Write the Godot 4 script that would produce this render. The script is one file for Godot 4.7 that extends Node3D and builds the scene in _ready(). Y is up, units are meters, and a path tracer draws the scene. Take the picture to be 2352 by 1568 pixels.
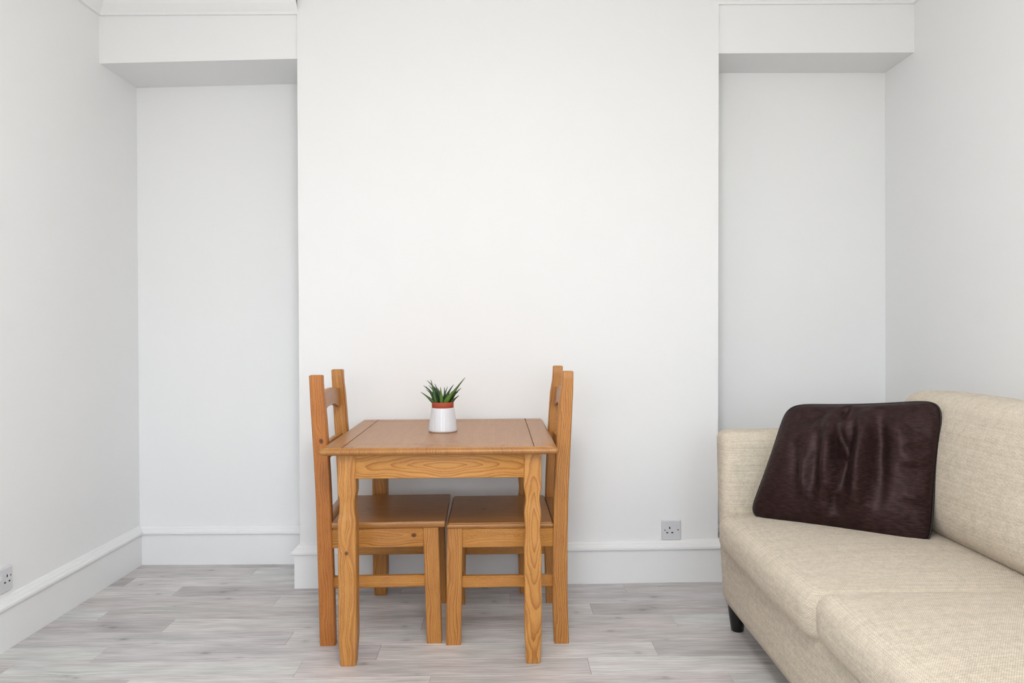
extends Node3D
# White living room with a chimney breast: pine table, two chairs, beige sofa.

const CH_L := Vector2(-0.9375, -3.165)
const CH_R := Vector2(0.915, -3.23)
const WALL_L := -1.812
const WALL_R := 1.803
const BACK_L := -3.495
const BACK_R := -3.5
const ROOM_Z := 1.75
const CEIL := 2.66
var M := {}
var rng := RandomNumberGenerator.new()
var names := {}

func _ready():
	rng.seed = 7
	# ---- camera
	var cam := Camera3D.new()
	cam.name = "camera"
	var f := 1660.0
	var near := 0.05
	cam.projection = Camera3D.PROJECTION_FRUSTUM
	cam.keep_aspect = Camera3D.KEEP_HEIGHT
	cam.near = near
	cam.far = 60.0
	cam.size = near * 1568.0 / f
	cam.frustum_offset = Vector2(0, -(784.0 - 768.59) / f * near)
	add_child(cam)
	cam.transform = Transform3D(Basis(Vector3.UP, 0.0012) * Basis(Vector3.RIGHT, -0.0055) * Basis(Vector3.BACK, -0.0045), Vector3(0, 1.12, 0))
	cam.current = true
	# ---- sky: bright overcast daylight, enters only through the two windows behind the camera
	var sm := ProceduralSkyMaterial.new()
	sm.sky_top_color = Color(0.87, 0.93, 1.0)
	sm.sky_horizon_color = Color(0.96, 0.98, 1.0)
	sm.ground_horizon_color = Color(0.80, 0.80, 0.78)
	sm.ground_bottom_color = Color(0.55, 0.55, 0.53)
	sm.sun_angle_max = 0.0
	var sky := Sky.new()
	sky.sky_material = sm
	var env := Environment.new()
	env.background_mode = Environment.BG_SKY
	env.sky = sky
	env.background_energy_multiplier = 6.5
	env.tonemap_mode = Environment.TONE_MAPPER_LINEAR
	env.tonemap_exposure = 1.04
	env.sdfgi_enabled = true
	env.ssao_enabled = true
	env.ssil_enabled = true
	var we := WorldEnvironment.new()
	we.name = "environment"
	we.environment = env
	add_child(we)
	make_materials()
	build_room()
	build_fill_pendant()
	build_floor()
	build_sockets()
	build_table()
	build_chairs()
	build_plant()
	build_sofa()
	build_throw_cushion()

# ------------------------------------------------------------------ helpers
class Geo:
	var v := PackedVector3Array()
	var n := PackedVector3Array()
	var t := PackedVector2Array()
	func tri(a: Vector3, b: Vector3, c: Vector3, na: Vector3, nb: Vector3, nc: Vector3, ta := Vector2.ZERO, tb := Vector2.ZERO, tc := Vector2.ZERO):
		if (b - a).cross(c - a).dot(na + nb + nc) > 0.0:
			v.append_array([a, c, b]); n.append_array([na, nc, nb]); t.append_array([ta, tc, tb])
		else:
			v.append_array([a, b, c]); n.append_array([na, nb, nc]); t.append_array([ta, tb, tc])
	func quad(a: Vector3, b: Vector3, c: Vector3, d: Vector3, nn: Vector3, ta := Vector2.ZERO, tb := Vector2.ZERO, tc := Vector2.ZERO, td := Vector2.ZERO):
		tri(a, b, c, nn, nn, nn, ta, tb, tc)
		tri(a, c, d, nn, nn, nn, ta, tc, td)
	func mesh() -> ArrayMesh:
		var a := []
		a.resize(Mesh.ARRAY_MAX)
		a[Mesh.ARRAY_VERTEX] = v
		a[Mesh.ARRAY_NORMAL] = n
		a[Mesh.ARRAY_TEX_UV] = t
		var m := ArrayMesh.new()
		m.add_surface_from_arrays(Mesh.PRIMITIVE_TRIANGLES, a)
		return m

func part(called: String, mesh: Mesh, mat: Material, parent: Node = null) -> MeshInstance3D:
	var o := MeshInstance3D.new()
	o.name = called
	o.mesh = mesh
	o.material_override = mat
	(parent if parent else self).add_child(o, true)
	return o

func thing(called: String, label: String, category: String, at := Vector3.ZERO, turn := 0.0, group := "") -> Node3D:
	var o := Node3D.new()
	o.name = called
	add_child(o, true)
	o.position = at
	o.rotation.y = turn
	o.set_meta("label", label)
	o.set_meta("category", category)
	if group:
		o.set_meta("group", group)
	return o

func struct(called: String, mesh: Mesh, mat: Material, label := "") -> MeshInstance3D:
	var o := part(called, mesh, mat)
	o.set_meta("kind", "structure")
	if label:
		o.set_meta("label", label)
	return o

# eight corners: bottom 0..3 round, top 4..7 in the same order
func hexa(g: Geo, p: Array):
	var c := Vector3.ZERO
	for q in p:
		c += q / 8.0
	for f in [[0, 1, 2, 3], [4, 5, 6, 7], [0, 1, 5, 4], [1, 2, 6, 5], [2, 3, 7, 6], [3, 0, 4, 7]]:
		var a: Vector3 = p[f[0]]
		var b: Vector3 = p[f[1]]
		var d: Vector3 = p[f[2]]
		var e: Vector3 = p[f[3]]
		var nn := (b - a).cross(d - a).normalized()
		if nn.dot((a + b + d + e) / 4.0 - c) < 0:
			nn = -nn
		g.quad(a, b, d, e, nn)

func box(g: Geo, lo: Vector3, hi: Vector3):
	hexa(g, [Vector3(lo.x, lo.y, lo.z), Vector3(hi.x, lo.y, lo.z), Vector3(hi.x, lo.y, hi.z), Vector3(lo.x, lo.y, hi.z), Vector3(lo.x, hi.y, lo.z), Vector3(hi.x, hi.y, lo.z), Vector3(hi.x, hi.y, hi.z), Vector3(lo.x, hi.y, hi.z)])

func box_mesh(lo: Vector3, hi: Vector3) -> ArrayMesh:
	var g := Geo.new()
	box(g, lo, hi)
	return g.mesh()

# closed rings of equal count; sharp round the ring, smooth along it (or smooth both ways)
func loft(g: Geo, rings: Array, us: Array, uv0 := Vector2.ZERO, caps := true, smooth_round := false):
	var k: int = rings[0].size()
	var m := rings.size()
	var cs := []
	for r in rings:
		var c := Vector3.ZERO
		for q in r:
			c += q / float(k)
		cs.append(c)
	var vs := [0.0]
	var mid: int = m >> 1
	for j in k:
		vs.append(vs[j] + (rings[mid][(j + 1) % k] - rings[mid][j]).length())
	var qn := []
	for i in m - 1:
		var row := []
		for j in k:
			var a: Vector3 = rings[i][j]
			var b: Vector3 = rings[i][(j + 1) % k]
			var c: Vector3 = rings[i + 1][(j + 1) % k]
			var d: Vector3 = rings[i + 1][j]
			var nn := (c - a).cross(d - b)
			if nn.length() < 1e-12:
				nn = (b - a).cross(d - a)
			nn = nn.normalized()
			if nn.dot((a + b + c + d) / 4.0 - (cs[i] + cs[i + 1]) / 2.0) < 0:
				nn = -nn
			row.append(nn)
		qn.append(row)
	for i in m - 1:
		for j in k:
			var j1 := (j + 1) % k
			var n0a: Vector3 = vnorm(qn, i, j, m, k, smooth_round)
			var n0b: Vector3 = vnorm(qn, i, j1, m, k, true) if smooth_round else n0a
			var n1a: Vector3 = vnorm(qn, i + 1, j, m, k, smooth_round)
			var n1b: Vector3 = vnorm(qn, i + 1, j1, m, k, true) if smooth_round else n1a
			var ta := uv0 + Vector2(us[i], vs[j])
			var tb := uv0 + Vector2(us[i], vs[j + 1])
			var tc := uv0 + Vector2(us[i + 1], vs[j + 1])
			var td := uv0 + Vector2(us[i + 1], vs[j])
			g.tri(rings[i][j], rings[i][j1], rings[i + 1][j1], n0a, n0b, n1b, ta, tb, tc)
			g.tri(rings[i][j], rings[i + 1][j1], rings[i + 1][j], n0a, n1b, n1a, ta, tc, td)
	if caps:
		for e in [0, m - 1]:
			var r: Array = rings[e]
			var nn: Vector3 = (cs[0] - cs[1]) if e == 0 else (cs[m - 1] - cs[m - 2])
			var ax: Vector3 = (r[1] as Vector3 - r[0]).cross(r[int(k / 2)] - r[0]).normalized()
			nn = ax if ax.dot(nn) > 0 else -ax
			for j in range(1, k - 1):
				g.tri(r[0], r[j], r[j + 1], nn, nn, nn, uv0 + Vector2(us[e], 0), uv0 + Vector2(us[e] + 0.004, 0.01), uv0 + Vector2(us[e], 0.02))

func vnorm(qn: Array, i: int, j: int, m: int, k: int, both: bool) -> Vector3:
	var s := Vector3.ZERO
	for di in [-1, 0]:
		var ii: int = i + di
		if ii < 0 or ii >= m - 1:
			continue
		var here: Vector3 = qn[ii][j]
		if both:
			s += here + qn[ii][(j + k - 1) % k]
		else:
			# sharp across strong bends along the length
			var other: int = i if di == -1 else i - 1
			if other >= 0 and other < m - 1 and (qn[other][j] as Vector3).dot(here) < 0.6:
				pass
			s += here
	return s.normalized()

# chamfered rectangle ring in the plane of ax, ay round c
func rect_ring(c: Vector3, ax: Vector3, ay: Vector3, w: float, h: float, ch: float) -> Array:
	var a := w / 2
	var b := h / 2
	return [c + ax * (-a + ch) + ay * b, c + ax * (a - ch) + ay * b, c + ax * a + ay * (b - ch), c + ax * a + ay * (-b + ch), c + ax * (a - ch) - ay * b, c + ax * (-a + ch) - ay * b, c - ax * a + ay * (-b + ch), c - ax * a + ay * (b - ch)]

# a straight bar from p to q, w along side, h along up
func bar(p: Vector3, q: Vector3, up: Vector3, w: float, h: float, ch: float, uv0 := Vector2.ZERO) -> ArrayMesh:
	var g := Geo.new()
	bar_in(g, p, q, up, w, h, ch, uv0)
	return g.mesh()

func bar_in(g: Geo, p: Vector3, q: Vector3, up: Vector3, w: float, h: float, ch: float, uv0 := Vector2.ZERO):
	var d := (q - p).normalized()
	var sd := d.cross(up).normalized()
	var uu := sd.cross(d).normalized()
	var l := (q - p).length()
	loft(g, [rect_ring(p, sd, uu, w - 2 * ch, h - 2 * ch, ch * 0.5), rect_ring(p + d * ch, sd, uu, w, h, ch), rect_ring(q - d * ch, sd, uu, w, h, ch), rect_ring(q, sd, uu, w - 2 * ch, h - 2 * ch, ch * 0.5)], [0.0, ch, l - ch, l], uv0)

# polygon in (a, b) axes, extruded along e by thick, with softened edges
func plate(poly: PackedVector2Array, o: Vector3, a: Vector3, b: Vector3, e: Vector3, thick: float, ch: float, uv0 := Vector2.ZERO, flip_uv := false) -> ArrayMesh:
	var g := Geo.new()
	var inner: PackedVector2Array = Geometry2D.offset_polygon(poly, -ch)[0]
	var k := poly.size()
	if inner.size() != k:
		inner = PackedVector2Array()
		var c := Vector2.ZERO
		for p in poly:
			c += p / float(k)
		for p in poly:
			inner.append(p + (c - p).normalized() * ch)
	else:
		# start of the ring may move: line it up
		var best := 0
		for j in k:
			if inner[j].distance_to(poly[0]) < inner[best].distance_to(poly[0]):
				best = j
		var same := Geometry2D.is_polygon_clockwise(inner) == Geometry2D.is_polygon_clockwise(poly)
		var r := PackedVector2Array()
		for j in k:
			r.append(inner[(best + (j if same else k - j)) % k])
		inner = r
	var idx := Geometry2D.triangulate_polygon(inner)
	for s in [-1.0, 1.0]:
		var off: Vector3 = o + e * (thick / 2 * s)
		for i in range(0, idx.size(), 3):
			var q := []
			var t := []
			for j in 3:
				var p := inner[idx[i + j]]
				q.append(off + a * p.x + b * p.y)
				t.append(uv0 + (Vector2(p.y, p.x) if flip_uv else p))
			g.tri(q[0], q[1], q[2], e * s, e * s, e * s, t[0], t[1], t[2])
	var c3 := o
	for p in poly:
		c3 += (a * p.x + b * p.y) / float(k)
	for j in k:
		var p := poly[j]
		var q := poly[(j + 1) % k]
		var pi := inner[j]
		var qi := inner[(j + 1) % k]
		var dd := (a * (q.x - p.x) + b * (q.y - p.y)).normalized()
		var nn := dd.cross(e).normalized()
		var mid2 := (p + q) / 2.0 - (pi + qi) / 2.0
		if nn.dot(a * mid2.x + b * mid2.y) < 0:
			nn = -nn
		var ho := e * (thick / 2 - ch)
		var P := o + a * p.x + b * p.y
		var Q := o + a * q.x + b * q.y
		var tp := uv0 + (Vector2(p.y, p.x) if flip_uv else p)
		var tq := uv0 + (Vector2(q.y, q.x) if flip_uv else q)
		g.quad(P - ho, Q - ho, Q + ho, P + ho, nn, tp, tq, tq + Vector2(0, 0.01), tp + Vector2(0, 0.01))
		for s in [-1.0, 1.0]:
			var PI_: Vector3 = o + a * pi.x + b * pi.y + e * (thick / 2 * s)
			var QI: Vector3 = o + a * qi.x + b * qi.y + e * (thick / 2 * s)
			g.quad(P + ho * s, Q + ho * s, QI, PI_, (nn + e * s).normalized(), tp, tq, tq, tp)
	return g.mesh()

# rounded box with grid faces, bent by a Callable(Vector3) -> Vector3, smooth
func soft_box(size: Vector3, r: float, cell: float, bend: Callable) -> ArrayMesh:
	var st := SurfaceTool.new()
	st.begin(Mesh.PRIMITIVE_TRIANGLES)
	st.set_smooth_group(0)
	var h := size / 2
	var inn := Vector3(maxf(h.x - r, 0), maxf(h.y - r, 0), maxf(h.z - r, 0))
	for ax in 3:
		var au := (ax + 1) % 3
		var av := (ax + 2) % 3
		var nu := int(clampf(ceilf(size[au] / cell), 6, 120))
		var nv := int(clampf(ceilf(size[av] / cell), 6, 120))
		for s in [-1.0, 1.0]:
			var pts := []
			for i in nu + 1:
				var row := []
				for j in nv + 1:
					var p := Vector3.ZERO
					p[ax] = h[ax] * s
					p[au] = lerpf(-h[au], h[au], float(i) / nu)
					p[av] = lerpf(-h[av], h[av], float(j) / nv)
					var q := p.clamp(-inn, inn)
					row.append(bend.call(q + (p - q).normalized() * r))
				pts.append(row)
			for i in nu:
				for j in nv:
					var a: Vector3 = pts[i][j]
					var b: Vector3 = pts[i + 1][j]
					var c: Vector3 = pts[i + 1][j + 1]
					var d: Vector3 = pts[i][j + 1]
					# u x v = +axis; clockwise seen from outside
					for q in ([a, c, b, a, d, c] if s > 0 else [a, b, c, a, c, d]):
						st.add_vertex(q)
	st.generate_normals()
	return st.commit()

func tube(path: Array, r: float, k: int, closed: bool) -> ArrayMesh:
	var g := Geo.new()
	var rings := []
	var us := []
	var m := path.size()
	var l := 0.0
	for i in (m + 1 if closed else m):
		var p: Vector3 = path[i % m]
		var a: Vector3 = path[(i - 1 + m) % m] if (closed or i > 0) else p
		var b: Vector3 = path[(i + 1) % m] if (closed or i < m - 1) else p
		var d := (b - a).normalized()
		var s := d.cross(Vector3(0.31, 0.77, 0.55)).normalized()
		var u := s.cross(d)
		var ring := []
		for j in k:
			var t := TAU * j / k
			ring.append(p + (s * cos(t) + u * sin(t)) * r)
		rings.append(ring)
		us.append(l)
		l += (b - a).length() / 2
	loft(g, rings, us, Vector2.ZERO, not closed, true)
	return g.mesh()

# prof: (radius, height) pairs from the bottom up
func lathe(prof: Array, k: int) -> ArrayMesh:
	var g := Geo.new()
	var nrm := []
	for i in prof.size() - 1:
		var d: Vector2 = prof[i + 1] - prof[i]
		nrm.append(Vector2(d.y, -d.x).normalized())
	for i in prof.size() - 1:
		var na: Vector2 = nrm[i]
		var nb: Vector2 = nrm[i]
		if i > 0 and nrm[i - 1].dot(na) > 0.5:
			na = (na + nrm[i - 1]).normalized()
		if i < nrm.size() - 1 and nrm[i + 1].dot(nb) > 0.5:
			nb = (nb + nrm[i + 1]).normalized()
		for j in k:
			var t0 := TAU * j / k
			var t1 := TAU * (j + 1) / k
			var e0 := Vector3(cos(t0), 0, sin(t0))
			var e1 := Vector3(cos(t1), 0, sin(t1))
			var p: Vector2 = prof[i]
			var q: Vector2 = prof[i + 1]
			var a := e0 * p.x + Vector3.UP * p.y
			var b := e1 * p.x + Vector3.UP * p.y
			var c := e1 * q.x + Vector3.UP * q.y
			var d := e0 * q.x + Vector3.UP * q.y
			var N0 := e0 * na.x + Vector3.UP * na.y
			var N1 := e1 * na.x + Vector3.UP * na.y
			var N2 := e1 * nb.x + Vector3.UP * nb.y
			var N3 := e0 * nb.x + Vector3.UP * nb.y
			if p.x > 1e-5:
				g.tri(a, b, c, N0, N1, N2)
			if q.x > 1e-5:
				g.tri(a, c, d, N0, N2, N3)
	return g.mesh()

# skirting and coving: profile (distance from wall, height) swept along a plan path with mitres; room to the right of the path
func sweep(path: Array, prof: Array, at: int) -> ArrayMesh:
	var g := Geo.new()
	var off := []
	for i in path.size():
		var n1 := Vector2.ZERO
		var n2 := Vector2.ZERO
		if i > 0:
			var d: Vector2 = (path[i] - path[i - 1]).normalized()
			n1 = Vector2(-d.y, d.x)
		if i < path.size() - 1:
			var d: Vector2 = (path[i + 1] - path[i]).normalized()
			n2 = Vector2(-d.y, d.x)
		if i == 0:
			n1 = n2
		if i == path.size() - 1:
			n2 = n1
		off.append((n1 + n2) / (1.0 + n1.dot(n2)))
	var A: Vector2 = path[at]
	var B: Vector2 = path[at + 1]
	var c := Vector2.ZERO
	for p in prof:
		c += p / float(prof.size())
	for j in prof.size():
		var p: Vector2 = prof[j]
		var q: Vector2 = prof[(j + 1) % prof.size()]
		var w := func(P: Vector2, i: int, pr: Vector2) -> Vector3:
			var r: Vector2 = P + off[i] * pr.x
			return Vector3(r.x, pr.y, r.y)
		var a: Vector3 = w.call(A, at, p)
		var b: Vector3 = w.call(B, at + 1, p)
		var d: Vector3 = w.call(B, at + 1, q)
		var e: Vector3 = w.call(A, at, q)
		var nn := (b - a).cross(e - a).normalized()
		var cc: Vector3 = w.call((A + B) / 2, at, c)
		cc = (w.call(A, at, c) + w.call(B, at + 1, c)) / 2
		if nn.dot((a + b + d + e) / 4 - cc) < 0:
			nn = -nn
		g.quad(a, b, d, e, nn)
	return g.mesh()

# ------------------------------------------------------------------ textures and materials
func noise(sd: int, freq: float, oct := 3) -> FastNoiseLite:
	var nz := FastNoiseLite.new()
	nz.seed = sd
	nz.noise_type = FastNoiseLite.TYPE_SIMPLEX_SMOOTH
	nz.frequency = freq
	nz.fractal_type = FastNoiseLite.FRACTAL_FBM
	nz.fractal_octaves = oct
	return nz

# pine, u runs along the grain: the picture is 1.0 m by 0.25 m
func pine(sd: int, pitch: float, flame: float, light: Color, dark: Color, contrast: float, knots: Array) -> ImageTexture:
	var w := 1024
	var h := 256
	var n1 := noise(sd, 1.0, 2)
	var n2 := noise(sd + 1, 1.0, 3)
	var n3 := noise(sd + 2, 1.0, 2)
	var data := PackedByteArray()
	data.resize(w * h * 3)
	var at := 0
	for y in h:
		var v := float(y) / h * 0.25
		for x in w:
			var u := float(x) / w
			# wrap softly in u by mirroring
			var mu := absf(u - 0.5) * 2.0
			var dv := v - 0.125
			var s := dv
			if flame > 0.0:
				s = sqrt(dv * dv + pow((mu - 0.1) * flame, 2.0)) + (mu - 0.5) * flame * 0.9
			s += n1.get_noise_2d(mu * 2.2, v * 9.0) * 0.012 + n2.get_noise_2d(mu * 7.0, v * 40.0) * 0.002
			var kd := 0.0
			for k in knots:
				var du: float = (u - k[0]) / 2.2
				var dk: float = v - k[1]
				var d2: float = (du * du + dk * dk) / (k[2] * k[2])
				s += k[2] * 1.1 * exp(-d2 * 0.35) * signf(dk + 0.0005)
				var dd: float = ((u - k[0]) * (u - k[0]) * 0.6 + dk * dk) / (k[2] * k[2] * 0.5)
				kd = maxf(kd, clampf(1.25 - dd, 0.0, 1.0))
			var pt := pitch * (1.0 + 0.35 * n3.get_noise_2d(1.7, s * 30.0))
			var fr := fposmod(s / pt, 1.0)
			var ring := pow(fr, 2.6) * (1.0 - smoothstep(0.93, 1.0, fr))
			var fine := n2.get_noise_2d(mu * 22.0, v * 900.0) * 0.10 + n1.get_noise_2d(mu * 4.0, v * 30.0) * 0.12
			var q := clampf(ring * contrast + fine + 0.08, 0.0, 1.0)
			var c := light.lerp(dark, q)
			if kd > 0.0:
				c = c.lerp(Color(0.27, 0.125, 0.05), kd * 0.75)
			data[at] = int(clampf(c.r, 0, 1) * 255)
			data[at + 1] = int(clampf(c.g, 0, 1) * 255)
			data[at + 2] = int(clampf(c.b, 0, 1) * 255)
			at += 3
	return ImageTexture.create_from_image(Image.create_from_data(w, h, false, Image.FORMAT_RGB8, data))

# eight grey oak vinyl planks, one above another
func plank_atlas() -> ImageTexture:
	var w := 1024
	var h := 1024
	var n1 := noise(31, 1.0, 3)
	var n2 := noise(32, 1.0, 4)
	var n3 := noise(33, 1.0, 3)
	var data := PackedByteArray()
	data.resize(w * h * 3)
	var at := 0
	var lr := RandomNumberGenerator.new()
	lr.seed = 5
	var knots := []
	for s in 8:
		var kk := []
		for k in 2:
			kk.append([lr.randf_range(0.05, 0.95), lr.randf_range(0.15, 0.85), lr.randf_range(0.25, 1.0)])
		knots.append(kk)
	var base := [Color(0.83, 0.815, 0.805), Color(0.79, 0.77, 0.76), Color(0.745, 0.725, 0.72), Color(0.815, 0.81, 0.80), Color(0.77, 0.75, 0.74), Color(0.845, 0.835, 0.825), Color(0.785, 0.77, 0.77), Color(0.725, 0.705, 0.70)]
	for y in h:
		var s := y >> 7
		var v := float(y & 127) / 128.0
		var b: Color = base[s] + Color(0.012, 0.010, 0.010, 0.0)
		for x in w:
			var u := float(x) / w
			var o := s * 17.3
			var warp := n1.get_noise_2d(u * 2.5 + o, v * 1.2) * 0.5
			var streak := n2.get_noise_2d(u * 2.2 + o, (v + warp * 0.25) * 13.0 + o)
			var fine := n3.get_noise_2d(u * 9.0 + o, v * 42.0 + o)
			var patch := n1.get_noise_2d(u * 3.5 - o, v * 2.2 + 40.0)
			var thin := n2.get_noise_2d(u * 5.0 - o, v * 70.0 + o * 3.0)
			var k := streak * 0.10 + fine * 0.05 + thin * 0.06 + patch * 0.075
			for q in knots[s]:
				var du: float = (u - q[0]) * 42.0
				var dv: float = (v - q[1]) * 9.0 + warp * 2.0
				var d := sqrt(du * du + dv * dv) + fine * 0.5
				# a small dark heart with a few bent rings round it
				k -= 0.15 * q[2] * exp(-d * d * 2.2) + 0.055 * q[2] * exp(-d * 0.55) * (0.5 + 0.5 * sin(d * 6.0 + streak * 4.0))
			var pink := n1.get_noise_2d(u * 1.8 + o, v * 1.5 + 80.0) * 0.018
			data[at] = int(clampf(b.r + k + pink, 0, 1) * 255)
			data[at + 1] = int(clampf(b.g + k, 0, 1) * 255)
			data[at + 2] = int(clampf(b.b + k + pink * 0.4, 0, 1) * 255)
			at += 3
	return ImageTexture.create_from_image(Image.create_from_data(w, h, false, Image.FORMAT_RGB8, data))

# woven upholstery: a picture of 0.16 m, [colour, height]
func weave() -> Array:
	var w := 768
	var lr := RandomNumberGenerator.new()
	lr.seed = 11
	var nx := 64
	var ny := 96
	var tone := []
	for i in nx * ny:
		tone.append(lr.randf())
	var rowt := []
	for i in ny:
		rowt.append(lr.randf())
	var n1 := noise(61, 0.012, 3)
	var n2 := noise(62, 0.25, 2)
	var data := PackedByteArray()
	data.resize(w * w * 3)
	var hg := PackedByteArray()
	hg.resize(w * w)
	var at := 0
	for y in w:
		var r := int(float(y) / w * ny)
		var fy := float(y) / w * ny - r
		var shift := 0.5 if r % 2 else 0.0
		for x in w:
			var cx := float(x) / w * nx + shift
			var c := int(cx) % nx
			var fx := cx - floorf(cx)
			var yarn := sin(fx * PI) * sin(fy * PI)
			var gap := 1.0 - smoothstep(0.12, 0.5, yarn)
			var tn: float = tone[r * nx + c] * 0.6 + rowt[r] * 0.4
			var hgt := clampf(yarn * (0.75 + 0.25 * tn), 0, 1)
			var k := 0.91 + 0.15 * tn + n2.get_noise_2d(x, y) * 0.05 + n1.get_noise_2d(x, y) * 0.05
			if tone[r * nx + c] > 0.80:
				gap = minf(1.0, gap * 1.9)
			k -= gap * 0.16
			var q := gap * 0.5
			data[at * 3] = int(clampf(k * lerpf(0.935, 0.87, q), 0, 1) * 255)
			data[at * 3 + 1] = int(clampf(k * lerpf(0.885, 0.80, q), 0, 1) * 255)
			data[at * 3 + 2] = int(clampf(k * lerpf(0.81, 0.71, q), 0, 1) * 255)
			hg[at] = int(hgt * 255)
			at += 1
	return [ImageTexture.create_from_image(Image.create_from_data(w, w, false, Image.FORMAT_RGB8, data)), ImageTexture.create_from_image(Image.create_from_data(w, w, false, Image.FORMAT_L8, hg))]

func std(c: Color, rough: float, spec := 0.5) -> StandardMaterial3D:
	var m := StandardMaterial3D.new()
	m.albedo_color = c
	m.roughness = rough
	m.metallic_specular = spec
	return m

func wood(tex: Texture2D, tint: Color, rough: float) -> StandardMaterial3D:
	var m := std(tint, rough)
	m.albedo_texture = tex
	m.uv1_scale = Vector3(1.0, 4.0, 1.0)
	return m

func make_materials():
	M.wall = std(Color(0.964, 0.965, 0.964), 0.75, 0.3)
	M.trim = std(Color(0.966, 0.967, 0.966), 0.5)
	M.ceiling = std(Color(0.97, 0.97, 0.968), 0.9, 0.2)
	var fl := std(Color(1, 1, 1), 0.42)
	fl.albedo_texture = plank_atlas()
	M.plank = fl
	M.under = std(Color(0.76, 0.74, 0.73), 0.9)
	var light := Color(0.80, 0.60, 0.33)
	var dark := Color(0.55, 0.32, 0.12)
	var straight := pine(101, 0.0085, 0.0, light, dark, 0.75, [[0.30, 0.035, 0.011], [0.62, 0.16, 0.008]])
	var flamed := pine(202, 0.0095, 0.035, light, dark, 0.7, [[0.45, 0.20, 0.010]])
	var fine := pine(303, 0.0062, 0.012, light, dark, 0.7, [[0.22, 0.07, 0.008], [0.78, 0.11, 0.010]])
	M.pine_straight = wood(straight, Color(0.96, 0.90, 0.82), 0.42)
	M.pine_flamed = wood(flamed, Color(1.0, 0.96, 0.90), 0.42)
	M.pine_fine = wood(fine, Color(1.0, 0.95, 0.88), 0.42)
	M.pine_honey = wood(straight, Color(1.0, 0.96, 0.92), 0.42)
	M.pine_red = wood(straight, Color(0.93, 0.80, 0.66), 0.42)
	# lacquered boards: table top, seats, crest rails
	M.pine_board = wood(fine, Color(0.90, 0.85, 0.80), 0.36)
	M.pine_board.clearcoat_enabled = true
	M.pine_board.clearcoat = 0.22
	M.pine_board.clearcoat_roughness = 0.3
	var wv := weave()
	var fb := std(Color(1, 1, 1), 0.95, 0.2)
	fb.albedo_texture = wv[0]
	fb.heightmap_enabled = true
	fb.heightmap_texture = wv[1]
	fb.heightmap_scale = 0.12
	fb.uv1_triplanar = true
	fb.uv1_scale = Vector3(3.2, 3.2, 3.2)
	fb.rim_enabled = true
	fb.rim = 0.15
	M.fabric = fb
	var vv := std(Color(0.29, 0.195, 0.19), 0.50, 0.4)
	vv.metallic = 0.5
	vv.rim_enabled = true
	vv.rim = 0.2
	vv.rim_tint = 0.9
	var vn := NoiseTexture2D.new()
	vn.width = 512
	vn.height = 512
	vn.seamless = true
	var vnz := noise(77, 0.02, 4)
	vn.noise = vnz
	var ramp := Gradient.new()
	ramp.set_color(0, Color(0.42, 0.40, 0.40))
	ramp.set_color(1, Color(1, 1, 1))
	vn.color_ramp = ramp
	vv.albedo_texture = vn
	vv.uv1_triplanar = true
	vv.uv1_scale = Vector3(3, 14, 3)
	M.velvet = vv
	M.piping = std(Color(0.03, 0.02, 0.02), 0.6)
	M.black = std(Color(0.02, 0.018, 0.018), 0.3)
	M.plastic = std(Color(0.86, 0.86, 0.87), 0.3)
	M.hole = std(Color(0.02, 0.02, 0.02), 0.8)
	M.screw = std(Color(0.35, 0.34, 0.33), 0.4)
	M.glaze = std(Color(0.87, 0.87, 0.89), 0.07)
	M.unglazed = std(Color(0.62, 0.56, 0.50), 0.8)
	M.terracotta = std(Color(0.66, 0.27, 0.16), 0.6)
	M.soil = std(Color(0.08, 0.055, 0.04), 0.95)
	var lf := std(Color(0.20, 0.34, 0.11), 0.38)
	M.leaf = lf
	M.leaf2 = std(Color(0.30, 0.45, 0.13), 0.38)
	M.leaf3 = std(Color(0.12, 0.22, 0.08), 0.38)
	var gl := std(Color(0.95, 0.97, 0.97, 0.06), 0.02)
	gl.transparency = BaseMaterial3D.TRANSPARENCY_ALPHA
	M.glass = gl
	var gw := std(Color(0.95, 0.95, 0.94), 0.6)
	gw.emission_enabled = true
	gw.emission = Color(1.0, 0.99, 0.975)
	gw.emission_energy_multiplier = 1.0
	M.glow = gw

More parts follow.
